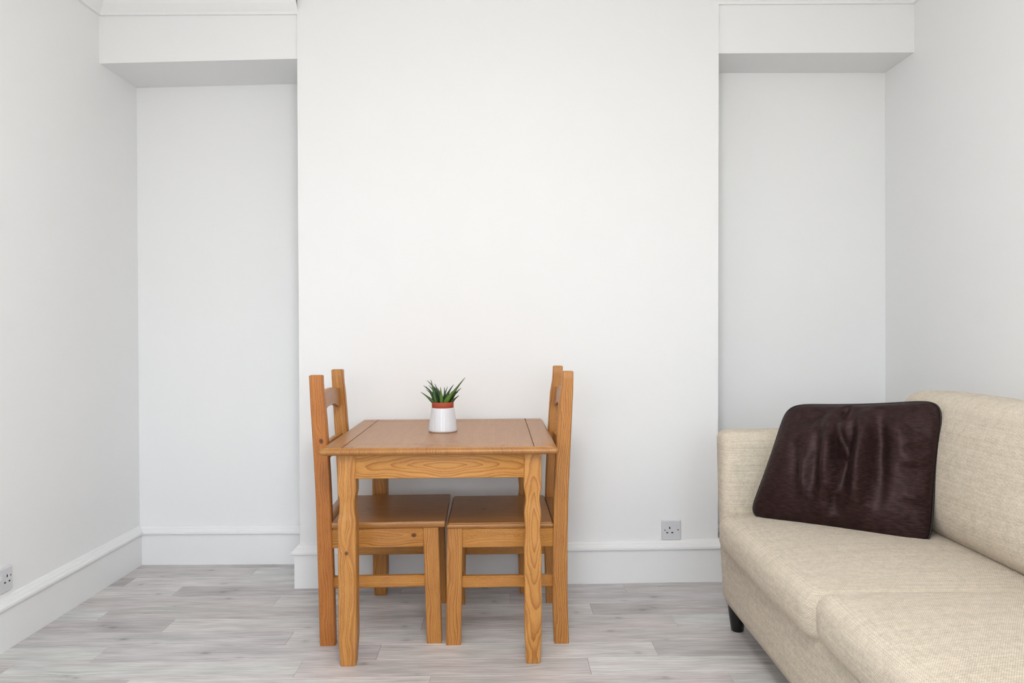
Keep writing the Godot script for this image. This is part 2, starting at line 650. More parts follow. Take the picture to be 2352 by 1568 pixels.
# ------------------------------------------------------------------ the room
func build_room():
	var zb := BACK_R - 0.15
	struct("wall_left", box_mesh(Vector3(WALL_L - 0.15, -0.05, zb), Vector3(WALL_L, CEIL + 0.05, ROOM_Z + 0.25)), M.wall, "plain white painted wall with a double socket")
	struct("wall_right", box_mesh(Vector3(WALL_R, -0.05, zb), Vector3(WALL_R + 0.15, CEIL + 0.05, ROOM_Z + 0.25)), M.wall, "plain white painted wall behind the sofa")
	var g := Geo.new()
	box(g, Vector3(WALL_L, -0.05, zb), Vector3(-0.8, CEIL + 0.05, BACK_L))
	box(g, Vector3(-0.8, -0.05, zb), Vector3(WALL_R, CEIL + 0.05, BACK_R))
	struct("wall_back", g.mesh(), M.wall, "white painted alcove wall either side of chimney breast")
	g = Geo.new()
	hexa(g, [Vector3(CH_L.x, -0.05, BACK_R - 0.05), Vector3(CH_R.x - 0.003, -0.05, BACK_R - 0.05), Vector3(CH_R.x - 0.003, -0.05, CH_R.y), Vector3(CH_L.x, -0.05, CH_L.y), Vector3(CH_L.x, CEIL + 0.02, BACK_R - 0.05), Vector3(CH_R.x + 0.010, CEIL + 0.02, BACK_R - 0.05), Vector3(CH_R.x + 0.010, CEIL + 0.02, CH_R.y), Vector3(CH_L.x, CEIL + 0.02, CH_L.y)])
	struct("wall_chimney_breast", g.mesh(), M.wall, "white chimney breast projecting between two alcoves")
	# boxed beams above the alcoves
	var fl := -3.182
	var fr := -3.245
	g = Geo.new()
	hexa(g, [Vector3(WALL_L, 2.300, BACK_L - 0.02), Vector3(CH_L.x + 0.01, 2.318, BACK_L - 0.02), Vector3(CH_L.x + 0.01, 2.320, fl), Vector3(WALL_L, 2.303, fl), Vector3(WALL_L, CEIL, BACK_L - 0.02), Vector3(CH_L.x + 0.01, CEIL, BACK_L - 0.02), Vector3(CH_L.x + 0.01, CEIL, fl), Vector3(WALL_L, CEIL, fl)])
	struct("trim_1", g.mesh(), M.wall, "white boxed beam with moulding over the empty alcove")
	g = Geo.new()
	hexa(g, [Vector3(CH_R.x - 0.01, 2.360, BACK_R - 0.02), Vector3(WALL_R, 2.357, BACK_R - 0.02), Vector3(WALL_R, 2.358, fr), Vector3(CH_R.x - 0.01, 2.358, fr), Vector3(CH_R.x - 0.01, CEIL, BACK_R - 0.02), Vector3(WALL_R, CEIL, BACK_R - 0.02), Vector3(WALL_R, CEIL, fr), Vector3(CH_R.x - 0.01, CEIL, fr)])
	struct("trim_2", g.mesh(), M.wall, "white boxed beam over the alcove behind the sofa")
	struct("ceiling", box_mesh(Vector3(WALL_L - 0.15, CEIL, zb), Vector3(WALL_R + 0.15, CEIL + 0.15, ROOM_Z + 0.25)), M.ceiling, "flat white ceiling")
	# coving
	var cov := [Vector2(0, 2.510), Vector2(0.012, 2.510), Vector2(0.014, 2.520), Vector2(0.022, 2.528), Vector2(0.038, 2.548), Vector2(0.050, 2.570), Vector2(0.056, 2.572), Vector2(0.058, 2.586), Vector2(0.075, 2.620), Vector2(0.10, 2.645), Vector2(0.11, 2.648), Vector2(0.11, CEIL + 0.01), Vector2(0, CEIL + 0.01)]
	var pl := [Vector2(WALL_L, ROOM_Z), Vector2(WALL_L, fl), Vector2(CH_L.x + 0.004, fl)]
	struct("trim_3", sweep(pl, cov, 0), M.trim, "white ceiling coving along the socket wall")
	struct("trim_4", sweep(pl, cov, 1), M.trim, "white stepped coving on the beam over empty alcove")
	var cov2 := []
	for p in cov:
		cov2.append(Vector2(p.x, minf(p.y + 0.062, CEIL + 0.01)))
	var pr := [Vector2(CH_R.x, fr), Vector2(WALL_R, fr), Vector2(WALL_R, ROOM_Z)]
	struct("trim_5", sweep(pr, cov2, 0), M.trim, "white coving on the beam behind the sofa")
	struct("trim_6", sweep(pr, cov2, 1), M.trim, "white ceiling coving along the sofa wall")
	# skirting boards
	var path := [Vector2(WALL_L, ROOM_Z), Vector2(WALL_L, BACK_L), Vector2(CH_L.x, BACK_L), CH_L, CH_R, Vector2(CH_R.x, BACK_R), Vector2(WALL_R, BACK_R), Vector2(WALL_R, ROOM_Z)]
	var prof := [Vector2(0, 0), Vector2(0.020, 0), Vector2(0.020, 0.146), Vector2(0.023, 0.148), Vector2(0.030, 0.149), Vector2(0.0315, 0.152), Vector2(0.0315, 0.160), Vector2(0.029, 0.164), Vector2(0.023, 0.167), Vector2(0.021, 0.172), Vector2(0.014, 0.176), Vector2(0.010, 0.183), Vector2(0.003, 0.186), Vector2(0, 0.186)]
	var nm := ["left", "alcove_left", "chimney_left", "chimney_front", "chimney_right", "alcove_right", "right"]
	var lb := ["along the socket wall", "in the empty alcove", "on the side of the chimney breast by the empty alcove", "across the chimney breast front", "on the side of the chimney breast by the sofa", "in the alcove behind the sofa", "along the sofa wall"]
	for i in 7:
		struct("baseboard_" + nm[i], sweep(path, prof, i), M.trim, "tall white moulded skirting board " + lb[i])
	# wall behind the camera with two tall windows
	var wx := [[-1.45, -0.35], [0.35, 1.45]]
	var y0 := 0.55
	var y1 := 2.42
	var z0 := ROOM_Z
	var z1 := ROOM_Z + 0.2
	g = Geo.new()
	box(g, Vector3(WALL_L, -0.05, z0), Vector3(WALL_R, y0, z1))
	box(g, Vector3(WALL_L, y1, z0), Vector3(WALL_R, CEIL, z1))
	box(g, Vector3(WALL_L, y0, z0), Vector3(wx[0][0], y1, z1))
	box(g, Vector3(wx[0][1], y0, z0), Vector3(wx[1][0], y1, z1))
	box(g, Vector3(wx[1][1], y0, z0), Vector3(WALL_R, y1, z1))
	struct("wall_front", g.mesh(), M.wall, "white wall with two tall windows")
	for i in 2:
		var a: float = wx[i][0]
		var b: float = wx[i][1]
		var w := Node3D.new()
		w.name = "window_%d" % (i + 1)
		w.set_meta("kind", "structure")
		w.set_meta("label", ["white sash window facing the empty alcove", "white sash window facing the sofa alcove"][i])
		add_child(w)
		var zm := z0 + 0.12
		g = Geo.new()
		box(g, Vector3(a, y0, zm - 0.03), Vector3(a + 0.05, y1, zm + 0.03))
		box(g, Vector3(b - 0.05, y0, zm - 0.03), Vector3(b, y1, zm + 0.03))
		box(g, Vector3(a + 0.05, y0, zm - 0.03), Vector3(b - 0.05, y0 + 0.06, zm + 0.03))
		box(g, Vector3(a + 0.05, y1 - 0.05, zm - 0.03), Vector3(b - 0.05, y1, zm + 0.03))
		part("window_frame", g.mesh(), M.trim, w)
		part("meeting_rail", box_mesh(Vector3(a + 0.05, 1.47, zm - 0.03), Vector3(b - 0.05, 1.51, zm + 0.03)), M.trim, w)
		part("pane", box_mesh(Vector3(a + 0.05, y0 + 0.06, zm - 0.003), Vector3(b - 0.05, 1.47, zm + 0.003)), M.glass, w)
		part("pane", box_mesh(Vector3(a + 0.05, 1.51, zm - 0.003), Vector3(b - 0.05, y1 - 0.05, zm + 0.003)), M.glass, w)
		part("window_sill", box_mesh(Vector3(a - 0.05, y0 - 0.03, z0 - 0.06), Vector3(b + 0.05, y0, z0 + 0.09)), M.trim, w)

# unseen paper pendant added to brighten side walls and floor, above the camera's frame
func build_fill_pendant():
	var t := thing("fill_pendant", "unseen round white paper pendant lamp added to brighten the room", "lamp", Vector3(0, 2.12, -0.6))
	part("shade", lathe([Vector2(0.05, -0.205), Vector2(0.11, -0.178), Vector2(0.16, -0.13), Vector2(0.195, -0.07), Vector2(0.207, 0.0), Vector2(0.195, 0.07), Vector2(0.16, 0.13), Vector2(0.11, 0.178), Vector2(0.05, 0.205)], 40), M.glow, t)
	part("cord", lathe([Vector2(0.003, 0.10), Vector2(0.003, 0.52)], 8), M.trim, t)
	part("ceiling_rose", lathe([Vector2(0.0001, 0.51), Vector2(0.03, 0.512), Vector2(0.045, 0.525), Vector2(0.047, 0.54), Vector2(0.0001, 0.54)], 24), M.trim, t)
	var l := OmniLight3D.new()
	l.name = "fill_bulb"
	l.light_energy = 1.27
	l.light_size = 0.18
	l.light_color = Color(1.0, 0.995, 0.985)
	l.omni_range = 12.0
	l.omni_attenuation = 2.0
	l.shadow_enabled = true
	t.add_child(l)

func build_floor():
	var fl := Node3D.new()
	fl.name = "floor"
	fl.set_meta("kind", "structure")
	fl.set_meta("label", "grey wood effect plank floor")
	add_child(fl)
	part("underlay", box_mesh(Vector3(-2.0, -0.12, -3.7), Vector3(2.0, -0.004, ROOM_Z + 0.25)), M.under, fl)
	var turn := Node3D.new()
	var L := 0.970
	var P := 0.1222
	var known := {-1: 0.735, 0: 0.288, 1: 0.535, 2: 0.189, 3: 0.662, 4: 0.357, 5: 0.03, 6: 0.53, 7: 0.266, 8: 0.78}
	# strips of the planks in view, from the third joint before the known one on
	var tone := {-1: [4, 0, 1, 3], 0: [4, 3, 1, 5], 1: [3, 6, 0, 2], 2: [4, 6, 0, 1], 3: [2, 0, 1, 3], 4: [3, 4, 0, 2], 5: [6, 1, 0, 6], 6: [0, 2, 6, 4], 7: [7, 0, 4, 1], 8: [1, 3, 6, 0]}
	var lr := RandomNumberGenerator.new()
	lr.seed = 21
	var basis := Basis(Vector3.UP, 0.0155)
	var last := -1
	for row in range(-33, 11):
		var za := -2.345 - P * row
		var zb := za - P
		if zb > ROOM_Z + 0.15 or za < -3.62:
			continue
		var o: float = known[row] if known.has(row) else lr.randf() * L
		var k0 := int(floorf((-1.9 - o) / L))
		var k := k0
		while o + k * L < 1.9:
			var a: float = maxf(o + k * L, -1.9)
			var b: float = minf(o + (k + 1) * L, 1.9)
			var strip := lr.randi_range(0, 7)
			if tone.has(row) and k + 3 >= 0 and k + 3 < 4:
				last = -1
				strip = tone[row][k + 3]
			if strip == last:
				strip = (strip + 3) % 8
			last = strip
			var u0 := (a - (o + k * L)) / L
			var u1 := (b - (o + k * L)) / L
			if lr.randf() < 0.5:
				u0 = 1.0 - u0
				u1 = 1.0 - u1
			if b - a > 0.01:
				var mi := part("plank", plank_mesh(a, b, zb, za, strip, u0, u1), M.plank, fl)
				mi.basis = basis
			k += 1
	turn.free()

func plank_mesh(a: float, b: float, za: float, zb: float, strip: int, u0: float, u1: float) -> ArrayMesh:
	var g := Geo.new()
	var e := 0.0004
	var c := 0.0009
	var v0 := (strip + 0.02) / 8.0
	var v1 := (strip + 0.98) / 8.0
	var lo := [Vector3(a + e, -0.0015, za + e), Vector3(b - e, -0.0015, za + e), Vector3(b - e, -0.0015, zb - e), Vector3(a + e, -0.0015, zb - e)]
	var up := [Vector3(a + c, 0, za + c), Vector3(b - c, 0, za + c), Vector3(b - c, 0, zb - c), Vector3(a + c, 0, zb - c)]
	var t := [Vector2(u0, v0), Vector2(u1, v0), Vector2(u1, v1), Vector2(u0, v1)]
	g.quad(up[0], up[1], up[2], up[3], Vector3.UP, t[0], t[1], t[2], t[3])
	var sd := [Vector3(0, 1, -1), Vector3(1, 1, 0), Vector3(0, 1, 1), Vector3(-1, 1, 0)]
	for i in 4:
		var j := (i + 1) % 4
		g.quad(lo[i], lo[j], up[j], up[i], (sd[i] as Vector3).normalized(), t[i], t[j], t[j], t[i])
		var dn := Vector3(0, -0.004, 0)
		g.quad(lo[i], lo[j], lo[j] + dn, lo[i] + dn, Vector3(sd[i].x, 0, sd[i].z), t[i], t[j], t[j], t[i])
	return g.mesh()

# plate in local x (across), y (up), z (out of the wall)
func socket_plate(w: float, h: float) -> ArrayMesh:
	var g := Geo.new()
	var rings := []
	for s in [[0.0, 0.0], [0.0, 0.006], [0.0012, 0.0085], [0.0030, 0.0095]]:
		rings.append(rect_ring(Vector3(0, 0, s[1]), Vector3.RIGHT, Vector3.UP, w - 2 * s[0], h - 2 * s[0], 0.003))
	loft(g, rings, [0, 0.006, 0.0085, 0.0095])
	return g.mesh()

func outlet(parent: Node, c: Vector2, z: float):
	for q in [[0.0, 0.0105, 0.0050, 0.0095], [-0.0112, -0.0105, 0.0082, 0.0052], [0.0112, -0.0105, 0.0082, 0.0052]]:
		var x: float = c.x + q[0]
		var y: float = c.y + q[1]
		part("pin_hole", box_mesh(Vector3(x - q[2] / 2, y - q[3] / 2, z - 0.002), Vector3(x + q[2] / 2, y + q[3] / 2, z + 0.0002)), M.hole, parent)

func rocker(parent: Node, c: Vector2, z: float):
	var g := Geo.new()
	hexa(g, [Vector3(c.x - 0.0048, c.y - 0.010, z - 0.002), Vector3(c.x + 0.0048, c.y - 0.010, z - 0.002), Vector3(c.x + 0.0048, c.y + 0.010, z - 0.002), Vector3(c.x - 0.0048, c.y + 0.010, z - 0.002), Vector3(c.x - 0.0044, c.y - 0.0096, z + 0.0035), Vector3(c.x + 0.0044, c.y - 0.0096, z + 0.0035), Vector3(c.x + 0.0044, c.y + 0.0096, z + 0.0008), Vector3(c.x - 0.0044, c.y + 0.0096, z + 0.0008)])
	part("rocker_switch", g.mesh(), M.plastic, parent)

func screw(parent: Node, c: Vector2, z: float):
	var s := part("screw", lathe([Vector2(0.0001, -0.002), Vector2(0.003, -0.002), Vector2(0.003, 0.0003), Vector2(0.0001, 0.0006)], 12), M.screw, parent)
	s.position = Vector3(c.x, c.y, z)
	s.rotation.x = PI / 2

func build_sockets():
	var t := thing("wall_socket", "single white switched power socket on the chimney breast", "socket", Vector3(0.7015, 0.2295, -3.2225), 0.0351)
	part("plate", socket_plate(0.086, 0.086), M.plastic, t)
	outlet(t, Vector2(-0.0075, 0.0), 0.0095)
	rocker(t, Vector2(0.023, 0.017), 0.0095)
	screw(t, Vector2(-0.029, 0.0005), 0.0095)
	screw(t, Vector2(0.030, 0.0015), 0.0095)
	t = thing("wall_socket", "double white power socket low on the side wall", "socket", Vector3(WALL_L, 0.2445, -2.520), PI / 2)
	part("plate", socket_plate(0.146, 0.086), M.plastic, t)
	for s in [-1.0, 1.0]:
		outlet(t, Vector2(0.044 * s, 0.002), 0.0095)
		rocker(t, Vector2(0.013 * s, 0.014), 0.0095)
		screw(t, Vector2(0.062 * s, 0.010), 0.0095)

# ------------------------------------------------------------------ table
# outline: [height, half width, half depth] from the floor up
func leg_mesh(at: Vector3, outline: Array, uv0: Vector2, sub := 6) -> ArrayMesh:
	var g := Geo.new()
	var rings := []
	var us := []
	var last: int = outline.size() - 1
	for i in last:
		for k in sub:
			var t := float(k) / sub
			var e := t * t * (3 - 2 * t)
			var a: Array = outline[i]
			var b: Array = outline[i + 1]
			var h: float = lerpf(a[0], b[0], t)
			rings.append(rect_ring(at + Vector3(0, h, 0), Vector3.RIGHT, Vector3.BACK, 2 * lerpf(a[1], b[1], e), 2 * lerpf(a[2], b[2], e), 0.003))
			us.append(h)
	rings.append(rect_ring(at + Vector3(0, outline[last][0], 0), Vector3.RIGHT, Vector3.BACK, 2 * outline[last][1], 2 * outline[last][2], 0.003))
	us.append(outline[last][0])
	loft(g, rings, us, uv0)
	return g.mesh()

func slab_rings(w: float, d: float, prof: Array, corner: float) -> Array:
	var rings := []
	for p in prof:
		rings.append(rect_ring(Vector3(0, p[1], 0), Vector3.RIGHT, Vector3.BACK, w - 2 * p[0], d - 2 * p[0], corner))
	return rings

func build_table():
	var W := 0.765
	var D := 0.763
	var rot := 0.0233
	var c := Vector3(-0.2457, 0, -2.3856) + Basis(Vector3.UP, rot) * Vector3(0, 0, -D / 2)
	var t := thing("dining_table", "square pine dining table with grooved top against the chimney breast", "table", c, rot)
	var ht := 0.7363
	# top: moulded edge, then a surface with four routed lines
	var g := Geo.new()
	var prof := [[0.012, ht - 0.026], [0.001, ht - 0.0255], [-0.007, ht - 0.022], [-0.011, ht - 0.0165], [-0.0115, ht - 0.012], [-0.009, ht - 0.0075], [-0.004, ht - 0.004], [-0.002, ht - 0.0035], [-0.0005, ht - 0.0008], [0.0, ht]]
	var rings := slab_rings(W, D, prof, 0.004)
	loft(g, rings, [0.0, 0.01, 0.016, 0.022, 0.027, 0.032, 0.037, 0.04, 0.042, 0.044], Vector2(0.1, 0.02), false)
	g.quad(rings[0][0], rings[0][2], rings[0][4], rings[0][6], Vector3.DOWN)
	part("moulded_edge", g.mesh(), M.pine_board, t)
	g = Geo.new()
	var gx := [-W / 2, -W / 2 + 0.062, W / 2 - 0.068, W / 2]
	var gz := [-D / 2, -D / 2 + 0.068, D / 2 - 0.072, D / 2]
	var hw := 0.0020
	var xs := lined(gx, hw)
	var zs := lined(gz, hw * 1.4)
	for i in xs.size() - 1:
		for j in zs.size() - 1:
			var pq := []
			var tt := []
			for q in [[0, 0], [1, 0], [1, 1], [0, 1]]:
				var X: Array = xs[i + q[0]]
				var Z: Array = zs[j + q[1]]
				pq.append(Vector3(X[0], ht - maxf(X[1], Z[1]), Z[0]))
				tt.append(Vector2(Z[0] + 0.42, X[0] * 1.0 + 0.4))
			var n1: Vector3 = -(pq[1] - pq[0]).cross(pq[2] - pq[0]).normalized()
			if n1.y < 0:
				n1 = -n1
			g.quad(pq[0], pq[1], pq[2], pq[3], n1, tt[0], tt[1], tt[2], tt[3])
	part("tabletop", g.mesh(), M.pine_board, t)
	# legs
	var li := 0.028
	var one := [[0.0, 0.0235, 0.0235], [0.004, 0.025, 0.025], [0.10, 0.030, 0.030], [0.49, 0.030, 0.030], [0.515, 0.0255, 0.0275], [0.553, 0.0245, 0.027], [0.585, 0.030, 0.030], [0.711, 0.030, 0.030]]
	var two := [[0.0, 0.0225, 0.0225], [0.004, 0.024, 0.024], [0.11, 0.0285, 0.029], [0.395, 0.029, 0.029], [0.447, 0.0245, 0.027], [0.505, 0.0285, 0.029], [0.553, 0.0235, 0.0265], [0.60, 0.0295, 0.029], [0.711, 0.0295, 0.029]]
	var lx := W / 2 - li - 0.044
	var lz := D / 2 - li - 0.028
	part("leg", leg_mesh(Vector3(-lx, 0, lz), one, Vector2(0.24, 0.137)), M.pine_honey, t)
	part("leg", leg_mesh(Vector3(lx, 0, lz), two, Vector2(0.05, 0.10)), M.pine_flamed, t)
	part("leg", leg_mesh(Vector3(-lx + 0.004, 0, -lz), one, Vector2(0.3, 0.17)), M.pine_straight, t)
	part("leg", leg_mesh(Vector3(lx, 0, -lz), two, Vector2(0.4, 0.15)), M.pine_straight, t)
	# aprons between the legs
	var ya := (0.628 + 0.711) / 2
	var ah := 0.083
	var off := 0.0165
	part("apron", bar(Vector3(-lx + 0.028, ya, lz + off), Vector3(lx - 0.028, ya, lz + off), Vector3.UP, 0.02, ah, 0.002, Vector2(0.2, 0.07)), M.pine_flamed, t)
	part("apron", bar(Vector3(-lx + 0.028, ya, -lz - off), Vector3(lx - 0.028, ya, -lz - off), Vector3.UP, 0.02, ah, 0.002, Vector2(0.1, 0.12)), M.pine_fine, t)
	part("apron", bar(Vector3(-lx - off, ya, -lz + 0.028), Vector3(-lx - off, ya, lz - 0.028), Vector3.UP, 0.02, ah, 0.002, Vector2(0.3, 0.02)), M.pine_fine, t)
	part("apron", bar(Vector3(lx + off, ya, -lz + 0.028), Vector3(lx + off, ya, lz - 0.028), Vector3.UP, 0.02, ah, 0.002, Vector2(0.5, 0.02)), M.pine_straight, t)

# positions with a V groove at each inner line: [position, depth]
func lined(at: Array, hw: float) -> Array:
	var r := [[at[0], 0.0]]
	for i in range(1, at.size() - 1):
		r.append([at[i] - hw, 0.0])
		r.append([at[i] - hw * 0.5, 0.005])
		r.append([at[i] + hw * 0.5, 0.005])
		r.append([at[i] + hw, 0.0])
	r.append([at[at.size() - 1], 0.0])
	return r

# ------------------------------------------------------------------ chairs
# local axes: +x is the way the sitter faces, z across; origin under the rear post's foot, middle of the width
func make_chair(t: Node3D, o: Dictionary):
	var hz := 0.193 # half distance between side faces, post centre
	var th := 0.034
	for s in [1.0, -1.0]:
		var near: bool = s == o.near
		var rings := []
		var us := []
		var pts: Array = o.post
		var steps := 36
		for i in steps + 1:
			var h: float = pts[pts.size() - 1][0] * i / steps
			var q := along(pts, h)
			var w: float = q[1]
			var xc: float = q[0]
			rings.append(rect_ring(Vector3(xc, h, s * hz), Vector3.RIGHT, Vector3.BACK, w, th, 0.0035))
			us.append(h)
		# soften the top
		var tp := along(pts, pts[pts.size() - 1][0])
		rings.append(rect_ring(Vector3(tp[0], pts[pts.size() - 1][0] + 0.003, s * hz), Vector3.RIGHT, Vector3.BACK, tp[1] - 0.007, th - 0.007, 0.0035))
		us.append(us[us.size() - 1] + 0.003)
		var g := Geo.new()
		loft(g, rings, us, o.uv_post if near else Vector2(0.37, 0.13))
		part("back_post", g.mesh(), o.post_mat if near else M.pine_straight, t)
		# front leg
		g = Geo.new()
		rings = []
		us = []
		for i in 9:
			var k := i / 8.0
			var h := 0.4165 * k
			rings.append(rect_ring(Vector3(lerpf(o.leg_foot, o.leg_top, k), h, s * (hz - 0.002)), Vector3.RIGHT, Vector3.BACK, lerpf(0.0535, 0.0555, k), 0.036, 0.003))
			us.append(h)
		loft(g, rings, us, o.uv_leg if near else Vector2(0.5, 0.19))
		part("leg", g.mesh(), M.pine_straight, t)
		var xb: float = along(pts, 0.38)[0] + 0.026
		var xs: float = along(pts, 0.22)[0] + 0.024
		# rail under the seat and stretcher
		part("seat_rail", bar(Vector3(xb, 0.3815, s * (hz + 0.002)), Vector3(o.leg_top - 0.027, 0.3815, s * (hz + 0.002)), Vector3.UP, 0.022, 0.069, 0.002, o.uv_rail), o.rail_mat, t)
		part("stretcher", bar(Vector3(xs, 0.2225, s * (hz - 0.001)), Vector3(lerpf(o.leg_foot, o.leg_top, 0.53) - 0.026, 0.2225, s * (hz - 0.001)), Vector3.UP, 0.022, 0.042, 0.004, o.uv_rail + Vector2(0.3, 0.05)), M.pine_fine, t)
	# front and rear rails
	part("seat_rail", bar(Vector3(o.leg_top + 0.006, 0.3815, -hz + 0.016), Vector3(o.leg_top + 0.006, 0.3815, hz - 0.016), Vector3.UP, 0.022, 0.069, 0.002, Vector2(0.2, 0.1)), M.pine_fine, t)
	part("seat_rail", bar(Vector3(along(pts_of(o), 0.38)[0], 0.3815, -hz + 0.016), Vector3(along(pts_of(o), 0.38)[0], 0.3815, hz - 0.016), Vector3.UP, 0.022, 0.069, 0.002, Vector2(0.4, 0.1)), M.pine_fine, t)
	# seat, notched round the posts by its shorter rear half
	var g2 := Geo.new()
	var x0: float = along(pts_of(o), 0.43)[0] + 0.027
	var x1: float = o.seat_front
	var hs: float = o.seat_top
	var prof: Array = o.seat_edge
	var rings2 := []
	var us2 := []
	var hw := hz + 0.0225
	for p in prof:
		rings2.append(rect_ring(Vector3((x0 + x1) / 2, hs + p[1], 0), Vector3.RIGHT, Vector3.BACK, x1 - x0 - 2 * p[0], 2 * hw - 2 * p[0], 0.004))
		us2.append(0.02 + p[1])
	# edges: grain along the seat, so u from x
	var edge := Geo.new()
	loft(edge, rings2, us2, Vector2.ZERO, false)
	for i in edge.v.size():
		edge.t[i] = Vector2(edge.v[i].x + 0.3, edge.v[i].z * 0.6 + edge.v[i].y + 0.3)
	g2 = edge
	var tr: Array = rings2[rings2.size() - 1]
	var br: Array = rings2[0]
	for j in range(1, 7):
		g2.tri(tr[0], tr[j], tr[j + 1], Vector3.UP, Vector3.UP, Vector3.UP, seat_uv(tr[0], o), seat_uv(tr[j], o), seat_uv(tr[j + 1], o))
		g2.tri(br[0], br[j], br[j + 1], Vector3.DOWN, Vector3.DOWN, Vector3.DOWN, seat_uv(br[0], o), seat_uv(br[j], o), seat_uv(br[j + 1], o))
	part("seat", g2.mesh(), M.pine_board, t)
	# tongue of the seat between the posts
	part("seat_tongue", bar(Vector3(x0 - 0.052, hs - 0.011, 0), Vector3(x0 - 0.0005, hs - 0.011, 0), Vector3.UP, 2 * (hz - th / 2) - 0.002, 0.0215, 0.003, Vector2(0.1, 0.1)), M.pine_board, t)
	# crest rail and middle rail between the posts, with wavy edges
	for r in [[0.855, 0.034, 0.048, 0.022, 1], [0.672, 0.036, 0.040, 0.016, 0]]:
		var hh: float = r[0]
		var zi := hz - th / 2
		var poly := PackedVector2Array()
		var n := 16
		for i in n + 1:
			var k := float(i) / n
			var wv := smoothstep(0.12, 0.42, k) * smoothstep(0.12, 0.42, 1.0 - k)
			poly.append(Vector2(lerpf(-zi, zi, k), lerpf(r[1], r[2], wv)))
		for i in n + 1:
			var k := 1.0 - float(i) / n
			var wv := smoothstep(0.04, 0.34, k) * smoothstep(0.04, 0.34, 1.0 - k)
			poly.append(Vector2(lerpf(-zi, zi, k), lerpf(-0.040, -0.040 + r[3], wv)))
		var q := along(pts_of(o), hh)
		var q2 := along(pts_of(o), hh + 0.05)
		var upv := Vector3(q2[0] - q[0], 0.05, 0).normalized()
		part("crest_rail" if r[4] else "back_rail", plate(poly, Vector3(q[0] - 0.004, hh, 0), Vector3.BACK, upv, upv.cross(Vector3.BACK), 0.019, 0.003, Vector2(0.45 + 0.2 * r[4], 0.12)), M.pine_board if r[4] else M.pine_fine, t)

func pts_of(o: Dictionary) -> Array:
	return o.post

func seat_uv(p: Vector3, o: Dictionary) -> Vector2:
	return Vector2(p.x, p.z) + o.uv_seat

# [centre, width] of the post at a height, smooth between the given points
func along(pts: Array, h: float) -> Array:
	for i in pts.size() - 1:
		if h <= pts[i + 1][0] + 1e-6:
			var k: float = clampf((h - pts[i][0]) / (pts[i + 1][0] - pts[i][0]), 0, 1)
			var a: Array = pts[maxi(i - 1, 0)]
			var b: Array = pts[i]
			var c: Array = pts[i + 1]
			var d: Array = pts[mini(i + 2, pts.size() - 1)]
			return [cubic_interpolate(b[1], c[1], a[1], d[1], k), lerpf(b[2], c[2], smoothstep(0.0, 1.0, k))]
	return [pts[-1][1], pts[-1][2]]

func build_chairs():
	var square := [[0.003, -0.022], [0.0, -0.020], [0.0, -0.002], [0.002, 0.0]]
	var nosed := [[0.004, -0.020], [0.0005, -0.0175], [-0.001, -0.012], [0.0, -0.007], [0.002, -0.0045], [0.004, -0.004], [0.0045, -0.001], [0.006, 0.0]]
	# the chair whose back stands by the empty alcove, facing +x
	var t := thing("dining_chair", "pine chair tucked under the table with its back toward the empty alcove", "chair", Vector3(-0.6752, 0, -2.7785), 0.045, "pine chairs at the table")
	make_chair(t, {"near": 1.0, "leg_foot": 0.3795, "leg_top": 0.3685, "seat_front": 0.4215, "seat_top": 0.4405, "seat_edge": square,
		"post": [[0.0, 0.0, 0.055], [0.22, -0.0045, 0.0545], [0.40, -0.009, 0.0535], [0.55, -0.0135, 0.053], [0.70, -0.0205, 0.053], [0.80, -0.0265, 0.052], [0.86, -0.0305, 0.051], [0.895, -0.0330, 0.0485], [0.92, -0.0355, 0.046], [0.962, -0.0370, 0.0465]],
		"post_mat": M.pine_red, "rail_mat": M.pine_straight, "uv_post": Vector2(0.57, 0.008), "uv_leg": Vector2(0.1, 0.20), "uv_rail": Vector2(0.01, -0.01), "uv_seat": Vector2(0.1, 0.3)})
	# the chair by the socket side, facing -x
	t = thing("dining_chair", "pine chair tucked under the table with its back toward the sofa", "chair", Vector3(0.1640, 0, -2.7905), PI - 0.029 + 0.058, "pine chairs at the table")
	make_chair(t, {"near": -1.0, "leg_foot": 0.3870, "leg_top": 0.3800, "seat_front": 0.4078, "seat_top": 0.4370, "seat_edge": nosed,
		"post": [[0.0, 0.0, 0.0525], [0.10, 0.0035, 0.053], [0.22, 0.005, 0.053], [0.40, 0.003, 0.052], [0.55, -0.0015, 0.0515], [0.69, -0.0085, 0.051], [0.80, -0.0145, 0.050], [0.865, -0.0185, 0.0485], [0.895, -0.022, 0.045], [0.925, -0.025, 0.041], [0.972, -0.0265, 0.0395]],
		"post_mat": M.pine_straight, "rail_mat": M.pine_fine, "uv_post": Vector2(0.05, 0.0), "uv_leg": Vector2(0.72, 0.09), "uv_rail": Vector2(0.45, 0.10), "uv_seat": Vector2(0.5, 0.12)})

